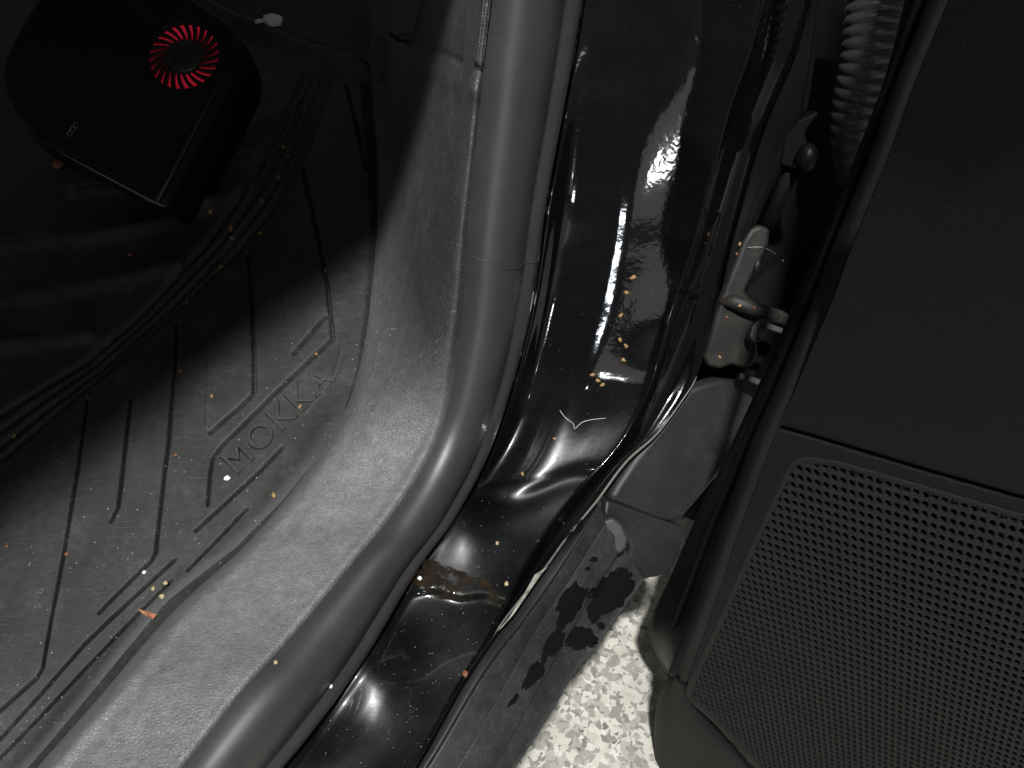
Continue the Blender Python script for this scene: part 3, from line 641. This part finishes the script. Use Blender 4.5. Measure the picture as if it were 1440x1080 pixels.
# ring opening in the top face
rc = np.array([258, 78.0]); ang = np.linspace(0, 2 * math.pi, 78, endpoint=False)
u1 = dpt(rc[0] + 1, rc[1]) - dpt(*rc); u2 = np.cross(up_n, u1 / np.linalg.norm(u1)); u1 = u1 / np.linalg.norm(u1); cc = dpt(*rc)
tq = np.arctan2((top - cc) @ u2, (top - cc) @ u1)
R_O = np.linalg.norm(dpt(rc[0] + 49, rc[1]) - cc); R_I = R_O * 0.56
def circ(r, dz, a=None):
    a = tq if a is None else a
    return cc + r * (np.cos(a)[:, None] * u1 + np.sin(a)[:, None] * u2) + up_n * dz
allr = [circ(R_O * 1.02, -0.005), circ(R_O * 1.02, 0), circ(R_O * 1.06, 0.0012), circ(R_O * 1.12, 0.0)] + rings
vv = np.stack(allr, 0); n_ = 78
f = [[i * n_ + k, i * n_ + (k + 1) % n_, (i + 1) * n_ + (k + 1) % n_, (i + 1) * n_ + k] for i in range(len(allr) - 1) for k in range(n_)] + [[(len(allr) - 1) * n_ + k for k in range(n_)]]
ho = obj('housing', vv.reshape(-1, 3), f, M['housing'], dev)
bm = bmesh.new(); bm.from_mesh(ho.data); bmesh.ops.recalc_face_normals(bm, faces=bm.faces); bm.to_mesh(ho.data); bm.free()
a2 = np.linspace(0, 2 * math.pi, 64, endpoint=False)
vv = np.vstack([circ(R_O * 1.02, -0.0035, a2), circ(R_I * 0.8, -0.0035, a2)]); obj('light_ring', vv, [[k, (k + 1) % 64, 64 + (k + 1) % 64, 64 + k] for k in range(64)], M['red_glow'], dev)
vv = np.vstack([circ(R_I * 0.94, -0.0045, a2), circ(R_I * 0.96, -0.001, a2), circ(R_I * 0.80, 0.001, a2), circ(0.0001, 0.0015, a2)])
obj('hub', vv, [[i * 64 + k, i * 64 + (k + 1) % 64, (i + 1) * 64 + (k + 1) % 64, (i + 1) * 64 + k] for i in range(3) for k in range(64)], M['dark'], dev)
NV = 24; vane_me = None
for k in range(NV):
    if vane_me is None:
        r_ = np.linspace(R_I * 0.9, R_O * 1.02, 7); a_ = np.linspace(0, 0.30, 7); wv = 0.07
        lv_ = np.concatenate([np.stack([r_ * np.cos(a_ - wv), r_ * np.sin(a_ - wv), np.full(7, z)], -1) for z in (0.0, -0.0034)] + [np.stack([r_ * np.cos(a_ + wv), r_ * np.sin(a_ + wv), np.full(7, z)], -1) for z in (0.0, -0.0034)])
        ff = []
        for i in range(6):
            ff += [[i, i + 1, 15 + i, 14 + i], [i, 7 + i, 8 + i, i + 1], [14 + i, 15 + i, 22 + i, 21 + i]]
        vane_me = bpy.data.meshes.new('fan_vane'); vane_me.from_pydata(lv_.tolist(), [], ff); vane_me.materials.append(M['dark'])
    vo_ = bpy.data.objects.new('fan_vane', vane_me); C.objects.link(vo_); vo_.parent = dev
    R3 = Matrix((u1, u2, up_n)).transposed()
    vo_.matrix_local = Matrix.Translation(Vector(cc - wloc(dev))) @ (R3 @ Matrix.Rotation(k * 2 * math.pi / NV, 3, 'Z')).to_4x4()
ed = np.array([(80, 212), (110, 228), (150, 249), (190, 270), (212, 282), (232, 291)], float); ew = dpt(ed[:, 0], ed[:, 1], H_DEV - 0.004)
tube('edge_strip', ew + up_n * 0.001, [0.0003, 0.0007, 0.0011, 0.0013, 0.0015, 0.0006], M['edge'], dev, 8)
ed = np.array([(221, 283), (245, 238), (270, 190), (295, 142), (318, 98)], float); ew = dpt(ed[:, 0], ed[:, 1], H_DEV)
tube('edge_strip', ew, [0.0014, 0.0014, 0.0012, 0.0010, 0.0003], M['liner'], dev, 8)
for k in range(3):                                                # tiny unreadable print
    qx = 94 + k * 4.2; qy = 189 - k * 6
    tube('printed_mark', dpt(np.array([qx, qx + 5, qx + 8, qx + 3, qx]), np.array([qy, qy + 3, qy - 2, qy - 5, qy]), H_DEV + 0.0003), 0.00035, M['print'], dev, 5)

# ------------------------------------------------------------------ wet patches, mud, crumbs: laid on the built surfaces by ray casting
bpy.context.view_layer.update()
dg = bpy.context.evaluated_depsgraph_get()
def hit(px, py):
    d = Vector(ray(px, py)).normalized()
    ok_, loc, nrm, _, o_, _ = sc.ray_cast(dg, Vector(CAM), d)
    return (np.array(loc), np.array(nrm if nrm.dot(d) < 0 else -nrm), o_) if ok_ else (None, None, None)
def patch(name, cx, cy, rx, ry, ang, mat, parent, lift=0.0005, rough=0.22, only=None):
    px, py = blob(name, cx, cy, rx, ry, ang, None, None, None, 48, rough)
    rings_, fc = [], []; lv = (0.0, 0.3, 0.6, 0.85, 1.0)
    hc, hn, _ = hit(cx, cy)
    if hc is None: return
    pts = []
    for t in lv[1:]:
        row = []
        for x, y in zip(px, py):
            p_, n_, o_ = hit(cx + (x - cx) * t, cy + (y - cy) * t)
            if p_ is None or abs((p_ - hc) @ hn) > 0.02: p_, n_ = (row[-1] - 0 if row else hc), hn
            row.append(p_ + n_ * (lift * (1.0 if t < 0.95 else 0.2)))
        pts.append(row)
    v_ = [hc + hn * lift] + [p_ for row in pts for p_ in row]; n_ = len(px)
    fc = [[0, 1 + k_, 1 + (k_ + 1) % n_] for k_ in range(n_)]
    for i in range(len(pts) - 1):
        for k_ in range(n_): fc.append([1 + i * n_ + k_, 1 + i * n_ + n_ + k_, 1 + i * n_ + n_ + (k_ + 1) % n_, 1 + i * n_ + (k_ + 1) % n_])
    o_ = obj(name, v_, fc, mat, parent); face_cam(o_); return o_
todo = [('wet_patch', *s_, M['wet'], 0.0004) for s_ in wet_spots] + [('mud_patch', 640, 822, 66, 25, 0.22, M['mud'], 0.0004)]
made = [patch(nm, a, b_, c_, d_, e_, m_, car, l_) for nm, a, b_, c_, d_, e_, m_, l_ in todo]

def crumb_mesh(name, mat, seed, flatn=0.5, long=1.5):
    r = random.Random(seed); bm = bmesh.new(); bmesh.ops.create_icosphere(bm, subdivisions=2, radius=1.0)
    for v_ in bm.verts:
        k_ = 1 + 0.25 * math.sin(v_.co.x * 3 + seed) * math.cos(v_.co.y * 4 + seed * 2) + r.uniform(-.1, .1)
        v_.co = Vector((v_.co.x * long * k_, v_.co.y * k_, v_.co.z * flatn * k_))
    for f_ in bm.faces: f_.smooth = True
    me_ = bpy.data.meshes.new(name); bm.to_mesh(me_); bm.free(); me_.materials.append(mat); return me_
kinds = {'seed': [crumb_mesh('seed_husk', M['seed'], i, .5, 1.6) for i in range(4)], 'pale': [crumb_mesh('crumb', M['seed_pale'], i + 9, .6, 1.2) for i in range(3)],
         'rust': [crumb_mesh('crumb', M['rust'], i + 20, .5, 1.3) for i in range(3)], 'white': [crumb_mesh('crumb', M['white'], i + 30, .6, 1.2) for i in range(4)]}
def crumb(px, py, kind, size, label, cat='crumb', group=None):
    p_, n_, o_ = hit(px, py)
    if p_ is None: return None
    w = np.linalg.norm(p_ - CAM); r = size * w / 1080 / 2 * 0.6
    c_ = bpy.data.objects.new('seed_husk' if kind == 'seed' else 'crumb', random.choice(kinds[kind])); C.objects.link(c_)
    q = Vector(n_).to_track_quat('Z', 'Y') @ Matrix.Rotation(random.uniform(0, 6.28), 4, 'Z').to_quaternion()
    c_.rotation_euler = q.to_euler(); c_.location = p_ + n_ * r * 0.4; c_.scale = (r, r, r)
    c_['label'] = label; c_['category'] = cat
    if group: c_['group'] = group
    return c_
for x, y, l_ in [(881, 411, 'second highest tan husk in the trail down the black pillar'), (873, 443, 'third tan husk down the trail on the black pillar, standing apart'), (872, 478, 'upper left husk of the close pair halfway down the pillar trail'), (880, 486, 'lower right husk of the close pair halfway down the pillar trail'),
                 (877, 506, 'lone tan husk just below the close pair on the black pillar'), (833, 527, 'left and uppermost husk of the trio at the end of the pillar trail'), (841, 535, 'middle husk of the trio at the end of the pillar trail'), (847, 541, 'smallest and lowest husk of the trio at the end of the pillar trail')]:
    crumb(x, y, 'seed', 8, l_, 'seed husk', 'tan seed husks on the painted pillar')
crumb(890, 390, 'seed', 10, 'largest tan seed husk, highest of those on the painted pillar', 'seed husk')
crumb(735, 667, 'seed', 7, 'tan seed husk alone in the dark hollow at the foot of the pillar', 'seed husk')
crumb(699, 764, 'pale', 9, 'yellowish grain on the dusty wet part of the black sill', 'crumb')
crumb(712, 821, 'pale', 10, 'round yellowish grain at the lower right of the mud stain on the sill', 'crumb')
crumb(655, 948, 'rust', 13, 'rusty orange chip stuck on the outer seam of the sill', 'chip')
crumb(780, 617, 'seed', 6, 'small tan husk below the pale hair on the painted sill', 'seed husk')
for x, y, k_, l_ in [(398, 207, 'seed', 'upper crumb of the two on the band of grooves right of the black device'), (405, 220, 'rust', 'lower crumb of the two on the band of grooves right of the black device'), (391, 250, 'seed', 'lone crumb on the outermost band groove below the two by the device'),
                     (368, 282, 'seed', 'crumb on the band of grooves level with the near end of the device'), (326, 335, 'seed', 'small crumb just under the largest crumb in the groove band'), (365, 328, 'seed', 'small crumb on the flat mat right of the groove band'), (311, 375, 'seed', 'pale crumb below the groove band above the long bent groove'),
                     (264, 425, 'seed', 'tan crumb beside the upper end of a long groove in shade'), (20, 613, 'seed', 'dim crumb low in the groove band at the left photo edge'), (445, 498, 'seed', 'tan crumb on the groove line above the last raised letters'), (298, 557, 'seed', 'tan crumb left of the bent groove above the raised letters'),
                     (10, 768, 'rust', 'dull crumb near the left photo edge on the lit mat'), (94, 779, 'rust', 'orange crumb lying on the leftmost long groove'), (458, 381, 'seed', 'tan crumb stuck in the groove nearest the kick trim'), (247, 640, 'rust', 'reddish crumb right of a long groove at the shade edge'), (296, 297, 'seed', 'crumb at the end of the curved rib beside the device'), (422, 572, 'seed', 'tan crumb on the third raised letter')]:
    crumb(x, y, k_, 7, l_, 'crumb', 'crumbs on the floor mat')
crumb(324, 322, 'seed', 10, 'largest tan crumb in the grooved band of the floor mat', 'crumb')
crumb(183, 358, 'rust', 9, 'reddish crumb between the curved ribs of the floor mat', 'crumb')
crumb(253, 522, 'rust', 8, 'reddish crumb beside a long groove in the shaded part of the mat', 'crumb')
crumb(385, 697, 'seed', 9, 'orange grain at the edge of the mat below the raised lettering', 'crumb')
crumb(320, 673, 'white', 13, 'bright white flake just below the first raised letter on the mat', 'flake')
crumb(203, 805, 'white', 7, 'small white grain near the bend of a mat groove', 'crumb')
crumb(228, 839, 'pale', 11, 'pale yellow crumb just above the dry leaf scrap on the mat', 'crumb')
crumb(216, 828, 'pale', 8, 'smaller pale crumb up left of the yellow one by the leaf scrap', 'crumb')
crumb(233, 820, 'pale', 9, 'dull tan crumb topmost of the three by the leaf scrap', 'crumb')
crumb(388, 932, 'pale', 10, 'tan crumb caught between the sill trim and the rubber strip', 'crumb')
crumb(465, 965, 'white', 8, 'white grain on the outer flank of the rubber strip', 'crumb')
crumb(590, 813, 'white', 9, 'white grain wedged where the rubber strip meets the black sill', 'crumb')
crumb(386, 33, 'white', 34, 'white lump on the carpet beyond the floor mat', 'lump')
crumb(377, 30, 'white', 20, 'white lobe resting against the white lump on the carpet', 'lump')
crumb(364, 32, 'white', 14, 'small white bit left of the white lump on the carpet', 'crumb')
crumb(83, 232, 'rust', 20, 'dull orange fragment at the near corner of the black device', 'fragment')
for x, y, k_, l_ in [(1040, 343, 'seed', 'highest orange crumb on the upper arm of the hinge'), (1036, 357, 'rust', 'reddish crumb just under the highest one on the hinge arm'), (1040, 430, 'seed', 'tan crumb in the middle of the hinge knuckle'), (1060, 433, 'rust', 'reddish crumb right of the tan one on the hinge knuckle'), (1022, 446, 'rust', 'reddish crumb at the left of the hinge knuckle'), (1012, 502, 'seed', 'lowest crumb on the rounded lower plate of the hinge')]:
    crumb(x, y, k_, 6, l_, 'crumb', 'crumbs on the hinge')
# leaf scrap
p_, n_, _ = hit(208, 862)
q = [(195, 857), (203, 860), (213, 862), (221, 864), (217, 872), (210, 868), (202, 864)]
lf = [hit(x, y)[0] + n_ * (0.0018 + 0.0016 * math.sin(i * 1.7)) for i, (x, y) in enumerate(q)]
lo_ = obj('leaf_scrap', lf + [p_ + n_ * 0.0012], [[i, (i + 1) % 7, 7] for i in range(7)], M['leaf'], smooth=False, solid=0.0004)
lo_['label'] = 'torn triangular scrap of dry brown leaf on the mat edge'; lo_['category'] = 'leaf'
# hairs
def hair(pix, r, label, lift=0.001):
    pts = []
    for x, y in pix:
        p_, n_, _ = hit(x, y)
        if p_ is not None: pts.append(p_ + n_ * lift)
    o_ = tube('hair', cr3(np.array(pts), 24), r, M['hair'], None, 5); o_['label'] = label; o_['category'] = 'hair'
hair([(788, 577), (795, 587), (806, 596), (808, 603), (818, 594), (832, 590), (852, 588)], 0.00022, 'pale bent hair lying on the black painted pillar foot')
hair([(1050, 348), (1072, 348), (1090, 357), (1102, 368)], 0.0002, 'thin hair hanging off the dusty hinge', 0.001)

# dust specks nobody could count
def specks(name, n, region, size, mat, label_parent):
    vs_, fs_ = [], []; poly = region; xs = [p[0] for p in poly]; ys = [p[1] for p in poly]; c_ = 0
    while c_ < n:
        x, y = rng.uniform(min(xs), max(xs)), rng.uniform(min(ys), max(ys))
        if not inside(np.array(x), np.array(y), poly): c_ += 0.25; continue
        p_, n_, _ = hit(x, y); c_ += 1
        if p_ is None: continue
        r = rng.uniform(*size); t_ = np.cross(n_, rng.normal(size=3)); t_ /= np.linalg.norm(t_); u_ = np.cross(n_, t_); b_ = len(vs_)
        lg = rng.uniform(1, 2.2)
        vs_ += [p_ + t_ * r * lg, p_ + u_ * r, p_ - t_ * r * lg, p_ - u_ * r, p_ + n_ * r * 0.9]
        fs_ += [[b_ + i, b_ + (i + 1) % 4, b_ + 4] for i in range(4)]
    o_ = obj(name, np.array(vs_), fs_, mat, smooth=False); o_['kind'] = 'stuff'; o_['label'] = label_parent; o_['category'] = 'dust'
REG_MAT = [(0, 760), (260, 600), (470, 420), (500, 440), (480, 560), (420, 640), (300, 780), (100, 1000), (0, 1080)]
REG_SILL = [(400, 1080), (600, 830), (680, 700), (800, 690), (740, 790), (690, 900), (590, 1080)]
REG_PILLAR = [(700, 660), (760, 480), (960, 330), (930, 520), (800, 690)]
M['grit'] = flat('pale_grit', (0.42, 0.42, 0.40))
specks('mat_dust', 260, REG_MAT, (0.0001, 0.00042), M['grit'], 'fine pale dust flecks strewn over the floor mat')
specks('sill_dust', 200, REG_SILL, (0.00006, 0.00024), M['grit'], 'fine pale grit strewn over the black painted sill')
specks('pillar_dust', 50, REG_PILLAR, (0.00006, 0.0002), M['grit'], 'sparse pale grit on the foot of the black pillar')
REG_LINT = [(430, 650), (470, 560), (500, 470), (520, 380), (560, 380), (560, 480), (520, 600), (440, 700), (330, 800), (300, 800)]
specks('trim_dust', 160, REG_LINT, (0.0001, 0.0004), M['grit'], 'pale lint and grit caught where the mat meets the kick trim')
REG_TRIM = [(560, 560), (600, 620), (420, 850), (270, 1050), (100, 1070), (240, 900), (420, 720)]
specks('step_dust', 90, REG_TRIM, (0.00008, 0.0003), M['grit'], 'sparse pale grit on the scuffed sill trim')
